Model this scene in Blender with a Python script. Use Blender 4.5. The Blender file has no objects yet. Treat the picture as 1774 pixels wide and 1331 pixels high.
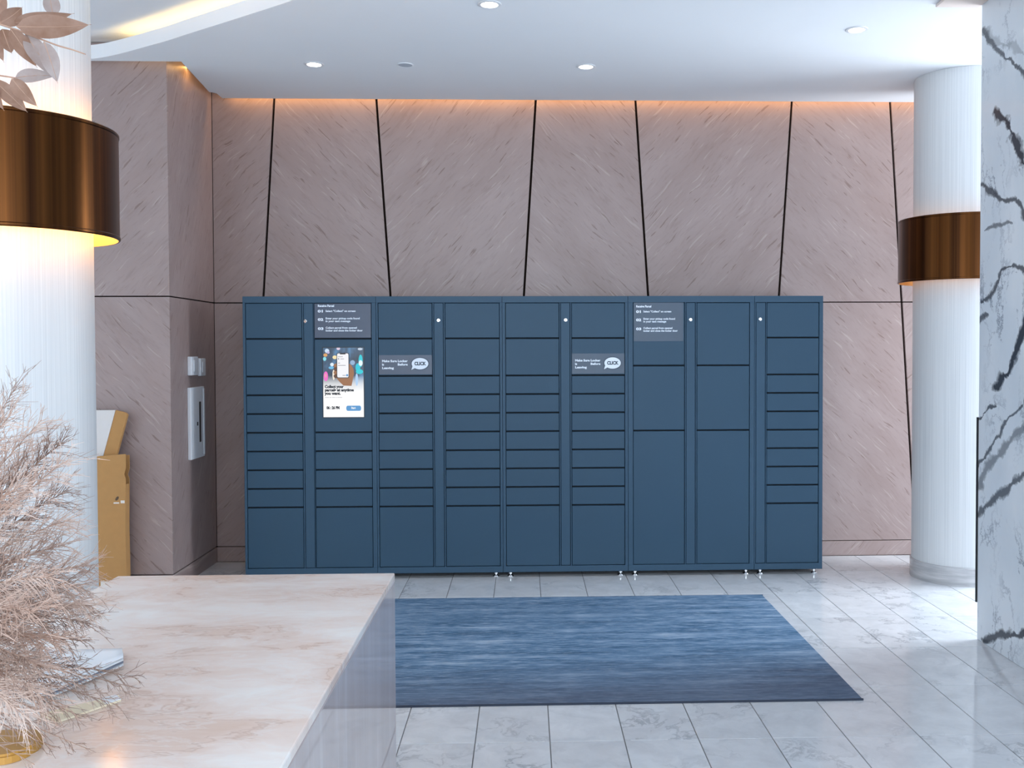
import bpy, bmesh, math, random
from mathutils import Vector, Matrix
from mathutils.geometry import tessellate_polygon
random.seed(7)
S = bpy.context.scene
C = S.collection

# ------------------------------------------------------------------ camera
FPX, CX, CY, EYE = 1723.0, 970.0, 650.0, 1.6
yaw, pitch, roll = math.atan(60 / FPX), math.atan(44.5 / FPX), 0.003
fw = Vector((math.sin(yaw) * math.cos(pitch), math.cos(yaw) * math.cos(pitch), -math.sin(pitch)))
rt = Vector((math.cos(yaw), -math.sin(yaw), 0))
up = rt.cross(fw)
q = Matrix.Rotation(roll, 3, fw)
rt, up = q @ rt, q @ up
cd = bpy.data.cameras.new('camera')
cam = bpy.data.objects.new('camera', cd)
C.objects.link(cam)
cam.matrix_world = Matrix(((rt.x, up.x, -fw.x, 0), (rt.y, up.y, -fw.y, 0), (rt.z, up.z, -fw.z, EYE), (0, 0, 0, 1)))
cd.sensor_width = 36
cd.lens = FPX / 1774 * 36
cd.shift_x = -(CX - 887) / 1774
cd.shift_y = -(665.5 - CY) / 1774
cd.clip_start = 0.05
S.camera = cam

# ------------------------------------------------------------------ world, big lights, exposure
w = bpy.data.worlds.new('world')
S.world = w
w.use_nodes = True
w.node_tree.nodes['Background'].inputs[0].default_value = (0.74, 0.87, 1.0, 1)
w.node_tree.nodes['Background'].inputs[1].default_value = 1.0
S.view_settings.view_transform = 'Standard'
S.view_settings.look = 'None'
S.view_settings.gamma = 1
S.view_settings.use_curve_mapping = False
S.view_settings.exposure = 0.62


def area(name, loc, target, sx, sy, power, col):
    l = bpy.data.lights.new(name, 'AREA')
    l.shape = 'RECTANGLE'
    l.size, l.size_y = sx, sy
    l.energy = power
    l.color = col
    o = bpy.data.objects.new(name, l)
    C.objects.link(o)
    o.location = loc
    o.rotation_euler = (Vector(target) - Vector(loc)).to_track_quat('-Z', 'Y').to_euler()
    return o


COOL = (0.80, 0.90, 1.0)
area('window_daylight', (5.6, 6.2, 1.7), (0.6, 4.2, 0.9), 2.0, 3.0, 190, COOL)      # tall window round the corner on the right
area('added_front_fill', (1.2, -3.2, 1.9), (0.6, 5, 1.3), 7.0, 2.8, 250, COOL)   # frontal fill light added behind the camera

# ------------------------------------------------------------------ helpers


def at(x, y, Y):
    d = fw + rt * ((x - CX) / FPX) - up * ((y - CY) / FPX)
    return Vector((0, 0, EYE)) + d * (Y / d.y)


def atz(x, y, z):
    d = fw + rt * ((x - CX) / FPX) - up * ((y - CY) / FPX)
    return Vector((0, 0, EYE)) + d * ((z - EYE) / d.z)


def link(name, data, parent=None, loc=(0, 0, 0)):
    o = bpy.data.objects.new(name, data)
    C.objects.link(o)
    o.location = loc
    if parent:
        o.parent = parent
    return o


def tag(o, label=None, cat=None, group=None, kind=None):
    for k, v in (('label', label), ('category', cat), ('group', group), ('kind', kind)):
        if v:
            o[k] = v
    return o


def mesh_py(name, verts, faces, mat, smooth=False):
    m = bpy.data.meshes.new(name)
    m.from_pydata([tuple(v) for v in verts], [], faces)
    m.update()
    if mat:
        m.materials.append(mat)
    if smooth:
        m.polygons.foreach_set('use_smooth', [True] * len(m.polygons))
    return m


def mesh_bm(name, bm, mat, smooth=False):
    m = bpy.data.meshes.new(name)
    bmesh.ops.recalc_face_normals(bm, faces=bm.faces)
    bm.to_mesh(m)
    bm.free()
    if mat:
        m.materials.append(mat)
    if smooth:
        m.polygons.foreach_set('use_smooth', [True] * len(m.polygons))
    return m


def add_box(bm, x0, x1, y0, y1, z0, z1, bev=0.0, seg=1):
    r = bmesh.ops.create_cube(bm, size=1)
    for v in r['verts']:
        v.co = Vector(((x0 + x1) / 2 + v.co.x * (x1 - x0), (y0 + y1) / 2 + v.co.y * (y1 - y0), (z0 + z1) / 2 + v.co.z * (z1 - z0)))
    if bev:
        es = list({e for v in r['verts'] for e in v.link_edges})
        bmesh.ops.bevel(bm, geom=es, offset=bev, segments=seg, affect='EDGES', profile=0.5)


def box(name, b, mat, parent=None, bev=0.0, loc=(0, 0, 0), seg=1):
    bm = bmesh.new()
    for bb in (b if isinstance(b[0], (tuple, list)) else [b]):
        add_box(bm, *bb, bev=bev, seg=seg)
    return link(name, mesh_bm(name, bm, mat), parent, loc)


def lathe_mesh(name, prof, mat, n=64, closed=False, smooth=True):
    vs, fs = [], []
    for r, z in prof:
        for i in range(n):
            a = 2 * math.pi * i / n
            vs.append((r * math.cos(a), r * math.sin(a), z))
    k = len(prof)
    for j in range(k if closed else k - 1):
        for i in range(n):
            a, b = j * n + i, j * n + (i + 1) % n
            c, d = ((j + 1) % k) * n + (i + 1) % n, ((j + 1) % k) * n + i
            fs.append((a, b, c, d))
    m = mesh_py(name, vs, fs, mat, smooth)
    if smooth:
        m.set_sharp_from_angle(angle=0.6)
    return m


def prism_xz(name, pts, y0, y1, mat, origin=(0, 0, 0)):
    """polygon in the XZ plane (counted from the front), pushed from y0 to y1"""
    n = len(pts)
    ox, oy, oz = origin
    vs = [(x - ox, y0 - oy, z - oz) for x, z in pts] + [(x - ox, y1 - oy, z - oz) for x, z in pts]
    fs = [tuple(range(n)), tuple(range(2 * n - 1, n - 1, -1))]
    for i in range(n):
        j = (i + 1) % n
        fs.append((i, n + i, n + j, j))
    m = mesh_py(name, vs, fs, mat)
    bm = bmesh.new()
    bm.from_mesh(m)
    bmesh.ops.recalc_face_normals(bm, faces=bm.faces)
    bm.to_mesh(m)
    bm.free()
    return m


def tube(vs, fs, pts, r0, r1, n=4):
    """tapered tube appended to vs/fs"""
    k = len(pts)
    base = len(vs)
    for i, p in enumerate(pts):
        d = (pts[min(i + 1, k - 1)] - pts[max(i - 1, 0)])
        if d.length < 1e-9:
            d = Vector((0, 0, 1))
        d.normalize()
        a = d.cross(Vector((0.31, 0.9, 0.2)))
        a.normalize()
        b = d.cross(a)
        r = r0 + (r1 - r0) * i / (k - 1)
        for j in range(n):
            t = 2 * math.pi * j / n
            vs.append(p + a * (r * math.cos(t)) + b * (r * math.sin(t)))
    for i in range(k - 1):
        for j in range(n):
            a0, a1 = base + i * n + j, base + i * n + (j + 1) % n
            fs.append((a0, a1, a1 + n, a0 + n))


def text_mesh(name, s, size, mat, align='LEFT', bold=0.0, sx=1.0):
    c = bpy.data.curves.new(name, 'FONT')
    c.body = s
    c.size = size
    c.align_x = align
    c.offset = bold
    c.resolution_u = 3
    o = bpy.data.objects.new(name, c)
    C.objects.link(o)
    dg = bpy.context.evaluated_depsgraph_get()
    m = bpy.data.meshes.new_from_object(o.evaluated_get(dg))
    bpy.data.objects.remove(o)
    bpy.data.curves.remove(c)
    for v in m.vertices:
        v.co = (v.co.x * sx, 0, v.co.y)
    m.materials.clear()
    m.materials.append(mat)
    m.name = name
    return m


def flat_xz(name, pts, mat, parent, loc):
    """thin flat print facing -Y"""
    m = mesh_py(name, [(x, 0, z) for x, z in pts], [tuple(range(len(pts)))], mat)
    return link(name, m, parent, loc)


def ellipse(rx, rz, n=24, cx=0, cz=0):
    return [(cx + rx * math.cos(2 * math.pi * i / n), cz + rz * math.sin(2 * math.pi * i / n)) for i in range(n)]


def rrect(x0, x1, z0, z1, r, n=6):
    out = []
    for cx, cz, a0 in ((x1 - r, z1 - r, 0), (x0 + r, z1 - r, 90), (x0 + r, z0 + r, 180), (x1 - r, z0 + r, 270)):
        for i in range(n + 1):
            a = math.radians(a0 + 90 * i / n)
            out.append((cx + r * math.cos(a), cz + r * math.sin(a)))
    return out


# ------------------------------------------------------------------ materials
class NT:
    def __init__(s, name):
        s.m = bpy.data.materials.new(name)
        s.m.use_nodes = True
        s.t = s.m.node_tree
        s.b = s.t.nodes['Principled BSDF']

    def n(s, kind, **kw):
        o = s.t.nodes.new('ShaderNode' + kind)
        for k, v in kw.items():
            setattr(o, k, v)
        return o

    def set(s, sock, v):
        if hasattr(v, 'node'):
            s.t.links.new(v, sock)
        elif isinstance(v, (tuple, list)) and len(v) == 3 and sock.type == 'RGBA':
            sock.default_value = (*v, 1)
        else:
            sock.default_value = v

    def math(s, op, a, b=0.0, c=0.0, clamp=False):
        o = s.n('Math', operation=op, use_clamp=clamp)
        for i, v in enumerate((a, b, c)):
            s.set(o.inputs[i], v)
        return o.outputs[0]

    def vm(s, op, a, b=(0, 0, 0)):
        o = s.n('VectorMath', operation=op)
        s.set(o.inputs[0], a)
        s.set(o.inputs[1], b)
        return o.outputs['Value'] if op in ('DOT_PRODUCT', 'LENGTH', 'DISTANCE') else o.outputs[0]

    def xyz(s, x, y, z):
        o = s.n('CombineXYZ')
        for i, v in enumerate((x, y, z)):
            s.set(o.inputs[i], v)
        return o.outputs[0]

    def pos(s):
        return s.n('NewGeometry').outputs['Position']

    def rnd(s):
        return s.n('ObjectInfo').outputs['Random']

    def noise(s, v, scale, detail=3.0, rough=0.5, dist=0.0, color=False):
        o = s.n('TexNoise')
        s.set(o.inputs['Vector'], v)
        o.inputs['Scale'].default_value = scale
        o.inputs['Detail'].default_value = detail
        o.inputs['Roughness'].default_value = rough
        o.inputs['Distortion'].default_value = dist
        return o.outputs['Color' if color else 'Fac']

    def ramp(s, v, stops, interp='LINEAR'):
        o = s.n('ValToRGB')
        o.color_ramp.interpolation = interp
        e = o.color_ramp.elements
        while len(e) < len(stops):
            e.new(0.5)
        for el, (p, c) in zip(e, stops):
            el.position = p
            el.color = (*c, 1) if isinstance(c, (tuple, list)) else (c, c, c, 1)
        s.set(o.inputs[0], v)
        return o.outputs[0]

    def mix(s, f, a, b, mode='MIX'):
        o = s.n('Mix', data_type='RGBA', blend_type=mode)
        s.set(o.inputs[0], f)
        s.set(o.inputs[6], a)
        s.set(o.inputs[7], b)
        return o.outputs[2]

    def bump(s, h, strength, dist=0.01):
        o = s.n('Bump')
        s.set(o.inputs['Height'], h)
        o.inputs['Strength'].default_value = strength
        o.inputs['Distance'].default_value = dist
        s.t.links.new(o.outputs[0], s.b.inputs['Normal'])

    def out(s, color=None, rough=0.5, metal=0.0, **kw):
        if color is not None:
            s.set(s.b.inputs['Base Color'], color)
        s.set(s.b.inputs['Roughness'], rough)
        s.set(s.b.inputs['Metallic'], metal)
        for k, v in kw.items():
            s.set(s.b.inputs[k.replace('_', ' ')], v)
        return s.m


def plain(name, col, rough=0.5, metal=0.0, var=0.04, scale=8.0, **kw):
    t = NT(name)
    n = t.noise(t.pos(), scale, 3)
    c = t.mix(n, tuple(max(0, x * (1 - var)) for x in col), tuple(min(1, x * (1 + var)) for x in col))
    return t.out(c, rough, metal, **kw)


def emit(name, col, strength):
    t = NT(name)
    return t.out((0, 0, 0) if strength else col, 0.4, 0, Emission_Color=col, Emission_Strength=strength)


def stone(name, plane, deg, lo, hi, streak_d, streak_l):
    """veneer stone with fine slanting streaks; plane 'xz' or 'yz'"""
    t = NT(name)
    p = t.pos()
    a = math.radians(deg)
    h = (1, 0, 0) if plane == 'xz' else (0, 1, 0)
    d1 = (h[0] * math.cos(a), h[1] * math.cos(a), math.sin(a))
    d2 = (-h[0] * math.sin(a), -h[1] * math.sin(a), math.cos(a))
    wob = t.noise(p, 2.2, 2)
    u = t.vm('DOT_PRODUCT', p, d1)
    v = t.math('ADD', t.vm('DOT_PRODUCT', p, d2), t.math('MULTIPLY', wob, 0.10))
    r = t.math('MULTIPLY', t.rnd(), 30.0)
    big = t.noise(t.xyz(t.math('MULTIPLY', u, 1.2), t.math('MULTIPLY', v, 5.0), r), 1.0, 4, 0.6)
    fine = t.noise(t.xyz(t.math('MULTIPLY', u, 9.0), t.math('MULTIPLY', v, 60.0), r), 1.0, 3, 0.6)
    dash = t.noise(t.xyz(t.math('MULTIPLY', u, 6.0), t.math('MULTIPLY', v, 58.0), r), 1.0, 2, 0.5)
    dash2 = t.noise(t.xyz(t.math('MULTIPLY', u, 4.5), t.math('MULTIPLY', v, 66.0), t.math('ADD', r, 7.7)), 1.0, 2, 0.5)
    base = t.mix(t.ramp(big, [(0.3, 0.0), (0.7, 1.0)]), lo, hi)
    base = t.mix(t.math('MULTIPLY', t.ramp(fine, [(0.30, 1.0), (0.48, 0.0)]), 0.22), base, streak_d)
    dk = t.ramp(dash, [(0.665, 0.0), (0.70, 1.0)])
    lt = t.ramp(dash2, [(0.645, 0.0), (0.70, 1.0)])
    base = t.mix(t.math('MULTIPLY', lt, 0.42), base, streak_l)
    base = t.mix(t.math('MULTIPLY', dk, 0.6), base, streak_d)
    t.bump(fine, 0.12, 0.003)
    return t.out(base, 0.42)


LO, HI, SD, SL = (0.330, 0.243, 0.226), (0.385, 0.296, 0.282), (0.17, 0.105, 0.088), (0.52, 0.43, 0.40)
M = {}
M['stone_a'] = stone('stone_rising', 'xz', 47, LO, HI, SD, SL)
M['stone_b'] = stone('stone_falling', 'xz', -45, LO, HI, SD, SL)
M['stone_s'] = stone('stone_side', 'yz', 62, LO, HI, SD, SL)
M['groove'] = plain('groove_dark_brown', (0.012, 0.006, 0.004), 0.8, Specular_IOR_Level=0.1)
M['white_paint'] = plain('ceiling_white_paint', (0.80, 0.82, 0.85), 0.85, var=0.015, scale=3)
M['white_paint2'] = plain('fascia_white_paint', (0.84, 0.85, 0.87), 0.7, var=0.01)


def column_mat():
    t = NT('column_white_striated')
    tc = t.n('TexCoord').outputs['Object']
    sep = t.n('SeparateXYZ')
    t.set(sep.inputs[0], tc)
    ang = t.math('ARCTAN2', sep.outputs[1], sep.outputs[0])
    n = t.noise(t.xyz(t.math('MULTIPLY', ang, 46.0), t.math('MULTIPLY', sep.outputs[2], 0.6), 0), 1.0, 4, 0.65)
    c = t.mix(t.ramp(n, [(0.3, 0.0), (0.7, 1.0)]), (0.58, 0.59, 0.60), (0.74, 0.745, 0.75))
    t.bump(n, 0.25, 0.002)
    return t.out(c, 0.45)


M['column'] = column_mat()


def bronze_mat():
    t = NT('brushed_bronze')
    tc = t.n('TexCoord').outputs['Object']
    sep = t.n('SeparateXYZ')
    t.set(sep.inputs[0], tc)
    ang = t.math('ARCTAN2', sep.outputs[1], sep.outputs[0])
    n = t.noise(t.xyz(t.math('MULTIPLY', ang, 6.0), 0, 0), 1.0, 5, 0.6)
    n2 = t.noise(t.xyz(t.math('MULTIPLY', ang, 300.0), t.math('MULTIPLY', sep.outputs[2], 3.0), 0), 1.0, 2, 0.6)
    c = t.mix(t.ramp(n, [(0.35, 0.0), (0.65, 1.0)]), (0.026, 0.0105, 0.0055), (0.125, 0.046, 0.013))
    t.bump(n2, 0.06, 0.001)
    return t.out(c, 0.28, 1.0)


M['bronze'] = bronze_mat()
M['bronze_in'] = plain('bronze_inner_gold', (0.62, 0.34, 0.12), 0.5, 0.2)
M['lamp_warm'] = emit('lamp_warm_strip', (1.0, 0.68, 0.26), 21)
M['lamp_warm_dim'] = emit('lamp_warm_strip_dim', (1.0, 0.66, 0.30), 2.0)
M['cove_warm'] = emit('cove_warm_strip', (1.0, 0.68, 0.26), 9)
M['downlight'] = emit('downlight_lens', (1.0, 0.98, 0.95), 9)
M['ring'] = plain('downlight_trim', (0.72, 0.74, 0.77), 0.35, 0.0)
M['grey_disc'] = plain('speaker_grille_grey', (0.46, 0.50, 0.56), 0.8)
M['locker'] = plain('locker_blue_powder_coat', (0.026, 0.068, 0.114), 0.5, 0.0, var=0.05, scale=2.5, Specular_IOR_Level=0.35)
M['locker_frame'] = plain('locker_blue_frame', (0.031, 0.075, 0.124), 0.5, 0.0, var=0.05, scale=2.5, Specular_IOR_Level=0.35)
M['dark'] = plain('locker_gap_painted_shade', (0.008, 0.014, 0.022), 0.8)  # locker blue darkened: shade inside the door gaps put into the colour
M['chrome'] = plain('chrome', (0.85, 0.86, 0.88), 0.12, 1.0, var=0.01)
M['plate'] = plain('slate_plate', (0.066, 0.085, 0.128), 0.35, var=0.1, scale=14)
M['plate2'] = plain('slate_plate_dark', (0.040, 0.068, 0.110), 0.38, var=0.08, scale=14)
M['ink_white'] = plain('white_print', (0.78, 0.84, 0.92), 0.6, var=0.01)
M['ink_dark'] = plain('dark_print', (0.03, 0.05, 0.08), 0.6, var=0.01)
M['bezel'] = plain('screen_bezel', (0.012, 0.018, 0.026), 0.3)
M['card'] = plain('cardboard', (0.50, 0.265, 0.095), 0.85, var=0.08, scale=20)
M['card_edge'] = plain('cardboard_white_face', (0.74, 0.70, 0.68), 0.8)
M['tape'] = plain('torn_tape', (0.80, 0.74, 0.68), 0.6)
M['switch'] = plain('white_plastic', (0.78, 0.80, 0.84), 0.4, var=0.02)
M['black'] = plain('black_metal', (0.010, 0.010, 0.012), 0.4)
M['wood_trim'] = plain('beige_trim', (0.82, 0.70, 0.64), 0.55, var=0.08)
M['paper'] = plain('white_paper', (0.83, 0.85, 0.88), 0.6, var=0.03)
M['paper_edge'] = plain('paper_grey_print', (0.22, 0.24, 0.30), 0.6)
M['cream'] = plain('cream_paper', (0.85, 0.74, 0.55), 0.6, var=0.05)
M['wood'] = plain('honey_wood', (0.50, 0.26, 0.055), 0.45, var=0.14, scale=9)
M['brown'] = plain('brown_cap', (0.10, 0.05, 0.02), 0.4)
M['ceramic'] = plain('white_ceramic', (0.72, 0.70, 0.68), 0.3)
M['stem'] = plain('dried_stem', (0.36, 0.22, 0.155), 0.8, var=0.2, scale=30)


def thin_mat(name, c0, c1, mixf, scale):
    t = NT(name)
    n = t.noise(t.pos(), scale, 4, 0.6)
    c = t.mix(t.ramp(n, [(0.3, 0.0), (0.7, 1.0)]), c0, c1)
    t.out(c, 0.75)
    tr = t.n('BsdfTranslucent')
    t.set(tr.inputs[0], c)
    mx = t.n('MixShader')
    mx.inputs[0].default_value = mixf
    t.t.links.new(t.b.outputs[0], mx.inputs[1])
    t.t.links.new(tr.outputs[0], mx.inputs[2])
    t.t.links.new(mx.outputs[0], t.t.nodes['Material Output'].inputs[0])
    return t.m


M['leaf'] = thin_mat('dried_leaf', (0.23, 0.115, 0.068), (0.38, 0.24, 0.18), 0.45, 22)
M['leaf_grey'] = thin_mat('dried_leaf_pale', (0.33, 0.25, 0.225), (0.46, 0.39, 0.37), 0.45, 22)
M['plume'] = thin_mat('dried_plume', (0.56, 0.36, 0.27), (0.84, 0.70, 0.62), 0.35, 9)
M['plume_dark'] = thin_mat('dried_plume_dark', (0.28, 0.165, 0.12), (0.50, 0.37, 0.31), 0.3, 9)


def tile_mat():
    t = NT('floor_marble_tile')
    r = t.math('MULTIPLY', t.rnd(), 17.0)
    p = t.vm('ADD', t.pos(), t.xyz(r, t.math('MULTIPLY', r, 1.7), 0))
    wv = t.noise(p, 3.0, 4, 0.6, 0.8, color=True)
    p2 = t.vm('ADD', p, t.vm('MULTIPLY', wv, (0.35, 0.35, 0)))
    n1 = t.noise(p2, 2.6, 6, 0.62)
    vein = t.math('ABSOLUTE', t.math('SUBTRACT', n1, 0.5))
    vein = t.ramp(vein, [(0.0, 1.0), (0.022, 0.0)])
    mask = t.ramp(t.noise(p, 1.9, 2), [(0.45, 0.0), (0.65, 1.0)])
    cloud = t.noise(p2, 6.0, 5, 0.65)
    c = t.mix(t.ramp(cloud, [(0.3, 0.0), (0.7, 1.0)]), (0.63, 0.64, 0.665), (0.79, 0.80, 0.82))
    c = t.mix(t.math('MULTIPLY', t.math('MULTIPLY', vein, mask), 0.6), c, (0.25, 0.26, 0.29))
    c = t.mix(t.math('MULTIPLY', t.rnd(), 0.18), c, (0.48, 0.46, 0.46))
    return t.out(c, 0.10, 0, Specular_IOR_Level=0.55)


M['tile'] = tile_mat()
M['grout'] = plain('grout', (0.20, 0.195, 0.195), 0.8)


def rug_mat():
    t = NT('rug_blue_abrash')
    p = t.pos()
    st = t.vm('MULTIPLY', p, (1.7, 14.0, 1.0))
    n1 = t.noise(st, 1.0, 5, 0.62)
    n2 = t.noise(t.vm('MULTIPLY', p, (11.0, 70.0, 1.0)), 1.0, 4, 0.7)
    n3 = t.noise(t.vm('MULTIPLY', p, (0.7, 1.6, 1.0)), 1.0, 2)
    c = t.ramp(n1, [(0.28, (0.040, 0.092, 0.165)), (0.45, (0.078, 0.160, 0.268)), (0.58, (0.165, 0.262, 0.39)), (0.72, (0.36, 0.45, 0.56))])
    c = t.mix(t.math('MULTIPLY', t.ramp(n2, [(0.48, 0.0), (0.68, 1.0)]), 0.65), c, (0.40, 0.49, 0.62))
    c = t.mix(t.math('MULTIPLY', t.ramp(n2, [(0.30, 1.0), (0.46, 0.0)]), 0.5), c, (0.030, 0.055, 0.105))
    sep = t.n('SeparateXYZ')
    t.set(sep.inputs[0], p)
    # blue turns to slate at the near border: weave colour plus painted-in shade
    g = t.math('ADD', sep.outputs[1], t.math('MULTIPLY', t.math('SUBTRACT', n1, 0.5), 0.5))
    g = t.math('SUBTRACT', g, t.math('MULTIPLY', sep.outputs[0], 0.13))
    k = t.ramp(t.math('SUBTRACT', g, 4.2), [(0.25, 1.0), (0.85, 0.0)])
    slate = t.mix(n2, (0.055, 0.062, 0.092), (0.17, 0.18, 0.23))
    c = t.mix(t.math('MULTIPLY', k, 0.75), c, slate)
    c = t.mix(t.math('MULTIPLY', t.ramp(n3, [(0.35, 0.0), (0.65, 1.0)]), 0.25), c, (0.115, 0.20, 0.315))
    t.bump(n2, 0.5, 0.004)
    return t.out(c, 0.95, 0, Specular_IOR_Level=0.1)


M['rug'] = rug_mat()
M['rug_edge'] = plain('rug_dark_binding', (0.035, 0.045, 0.07), 0.9)


def onyx_mat():
    t = NT('counter_onyx')
    p = t.vm('MULTIPLY', t.pos(), (1.0, 1.9, 1.0))
    wv = t.noise(p, 1.7, 4, 0.6, 0.6, color=True)
    p2 = t.vm('ADD', p, t.vm('MULTIPLY', wv, (0.5, 0.5, 0.3)))
    n1 = t.noise(p2, 2.4, 6, 0.6)
    n2 = t.noise(p2, 5.5, 6, 0.66)
    c = t.ramp(n1, [(0.30, (0.74, 0.55, 0.45)), (0.43, (0.80, 0.64, 0.56)), (0.54, (0.86, 0.75, 0.69)), (0.66, (0.90, 0.86, 0.82))])
    ln = t.math('ABSOLUTE', t.math('SUBTRACT', n2, 0.5))
    c = t.mix(t.math('MULTIPLY', t.ramp(ln, [(0.0, 1.0), (0.03, 0.0)]), 0.35), c, (0.86, 0.84, 0.82))
    ln2 = t.math('ABSOLUTE', t.math('SUBTRACT', n1, 0.42))
    c = t.mix(t.math('MULTIPLY', t.ramp(ln2, [(0.0, 1.0), (0.012, 0.0)]), 0.4), c, (0.52, 0.33, 0.25))
    return t.out(c, 0.14, 0, Specular_IOR_Level=0.5)


M['onyx'] = onyx_mat()


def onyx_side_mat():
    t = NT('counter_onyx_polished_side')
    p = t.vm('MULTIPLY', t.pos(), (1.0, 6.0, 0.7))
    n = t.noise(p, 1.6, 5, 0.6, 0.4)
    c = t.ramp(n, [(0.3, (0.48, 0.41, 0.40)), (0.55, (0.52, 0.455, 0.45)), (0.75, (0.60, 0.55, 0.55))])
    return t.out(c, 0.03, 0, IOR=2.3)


M['onyx_side'] = onyx_side_mat()


def marble_mat(veins):
    """white marble in the YZ plane; veins: lists of (y, z) with widths and darkness"""
    t = NT('wall_marble_black_vein')
    p = t.pos()
    wob = t.noise(p, 3.4, 6, 0.66, 0.3, color=True)
    off = t.vm('MULTIPLY', t.vm('SUBTRACT', wob, (0.5, 0.5, 0.5)), (0, 0.22, 0.13))
    sep = t.n('SeparateXYZ')
    t.set(sep.inputs[0], t.vm('ADD', p, off))
    py, pz = sep.outputs[1], sep.outputs[2]
    pw = t.vm('ADD', t.vm('MULTIPLY', p, (1, 2.0, 1)), t.vm('MULTIPLY', wob, (0.4, 0.6, 0.6)))
    n1 = t.noise(pw, 1.9, 6, 0.6)
    fine = t.ramp(t.math('ABSOLUTE', t.math('SUBTRACT', n1, 0.5)), [(0.0, 1.0), (0.02, 0.0)])
    msk = t.ramp(t.noise(p, 2.1, 2), [(0.42, 0.0), (0.62, 1.0)])
    c = t.mix(t.ramp(t.noise(pw, 1.1, 5), [(0.35, 0.0), (0.7, 1.0)]), (0.70, 0.75, 0.80), (0.82, 0.85, 0.88))
    c = t.mix(t.math('MULTIPLY', t.math('MULTIPLY', fine, msk), 0.8), c, (0.22, 0.25, 0.31))
    thick = t.noise(p, 9.0, 3, 0.6)
    for pts, wd, dk in veins:
        acc = None
        for (ya, za), (yb, zb) in zip(pts[:-1], pts[1:]):
            # distance to a segment; y is weighted because a vein runs slim along the wall
            ky = 0.52
            dy, dz = (yb - ya) * ky, zb - za
            L2 = dy * dy + dz * dz
            qy = t.math('MULTIPLY', t.math('SUBTRACT', py, ya), ky)
            qz = t.math('SUBTRACT', pz, za)
            h = t.math('DIVIDE', t.math('ADD', t.math('MULTIPLY', qy, dy), t.math('MULTIPLY', qz, dz)), L2, clamp=True)
            ey = t.math('SUBTRACT', qy, t.math('MULTIPLY', h, dy))
            ez = t.math('SUBTRACT', qz, t.math('MULTIPLY', h, dz))
            d = t.math('SQRT', t.math('ADD', t.math('MULTIPLY', ey, ey), t.math('MULTIPLY', ez, ez)))
            acc = d if acc is None else t.math('MINIMUM', acc, d)
        wv = t.math('MULTIPLY', t.ramp(thick, [(0.32, 0.15), (0.68, 1.0)]), wd * 0.52)
        f = t.math('SUBTRACT', 1.0, t.math('DIVIDE', acc, wv), clamp=True)
        f = t.ramp(f, [(0.0, 0.0), (0.15, 0.35), (0.6, 1.0)])
        c = t.mix(t.math('MULTIPLY', f, dk), c, (0.022, 0.028, 0.042))
    return t.out(c, 0.12, 0, Specular_IOR_Level=0.2)


# ------------------------------------------------------------------ floor with marble tiles
ZC, YW, YP, XP = 3.468, 7.576, 6.64, -2.338     # ceiling height, back wall, pier front and pier side
floor = tag(box('floor', (-5.0, 8.0, -3.5, 7.9, -0.12, -0.0035), M['grout']), kind='structure')
TX, TY, G = 0.305, 0.60, 0.0042


def tile_mesh(x, y):
    bm = bmesh.new()
    add_box(bm, -x / 2, x / 2, -y / 2, y / 2, -0.008, 0.0, bev=0.0009)
    return mesh_bm('tile', bm, M['tile'])


tm, tm_end = tile_mesh(TX - G, TY - G), tile_mesh(TX - G, 0.545 - G)
near = set()
for i in range(-3, 12):
    for j in range(-1, 6):
        near.add((i, j))
        x = -0.21 + (i + 0.5) * TX
        y0 = 4.015 + j * TY
        if j == 5:
            link('tile', tm_end, floor, (x, y0 + 0.2725, 0))
        else:
            link('tile', tm, floor, (x, y0 + TY / 2, 0))
bm = bmesh.new()
for i in range(-14, 26):
    for j in range(-12, 6):
        if (i, j) not in near:
            x, y0 = -0.21 + i * TX, 4.015 + j * TY
            y1 = y0 + TY if j < 5 else y0 + 0.545
            add_box(bm, x + G / 2, x + TX - G / 2, y0 + G / 2, y1 - G / 2, -0.008, 0)
tag(link('tile_field', mesh_bm('tile_field', bm, M['tile']), floor), kind='stuff')

# ------------------------------------------------------------------ back wall and pier with stone panels
SL_ = 0.0645
GW = 0.0085
tops = [(-1.873, 1), (-1.112, -1), (0.087, 1), (0.844, -1), (2.042, 1), (2.801, -1), (4.0, 1), (4.76, -1)]


def gx(k, z):
    xt, sg = tops[k]
    return xt - sg * (3.487 - z) * SL_


wall_back = tag(box('wall_back', (-4.2, 6.2, YW + 0.022, YW + 0.2, 0, 3.614), M['groove']), kind='structure')
for z0, z1, upper in ((1.957 + GW / 2, 3.61, True), (0.118, 1.957 - GW / 2, False)):
    for k in range(len(tops) + 1):
        L = (lambda z: XP + 0.004) if k == 0 else (lambda z, k=k: gx(k - 1, z) + GW)
        R = (lambda z: 6.0) if k == len(tops) else (lambda z, k=k: gx(k, z) - GW)
        pts = [(L(z0), z0), (R(z0), z0), (R(z1), z1), (L(z1), z1)]
        cx = sum(p[0] for p in pts) / 4
        o = (cx, YW, (z0 + z1) / 2)
        m = prism_xz('stone_panel', pts, YW, YW + 0.0215, M['stone_a'] if k % 2 == 0 else M['stone_b'], o)
        link('stone_panel', m, wall_back, o)
tag(box('baseboard_back', (XP + 0.004, 6.0, YW - 0.006, YW + 0.0215, 0.0, 0.112), M['stone_a'], bev=0.002), kind='structure')

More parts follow.
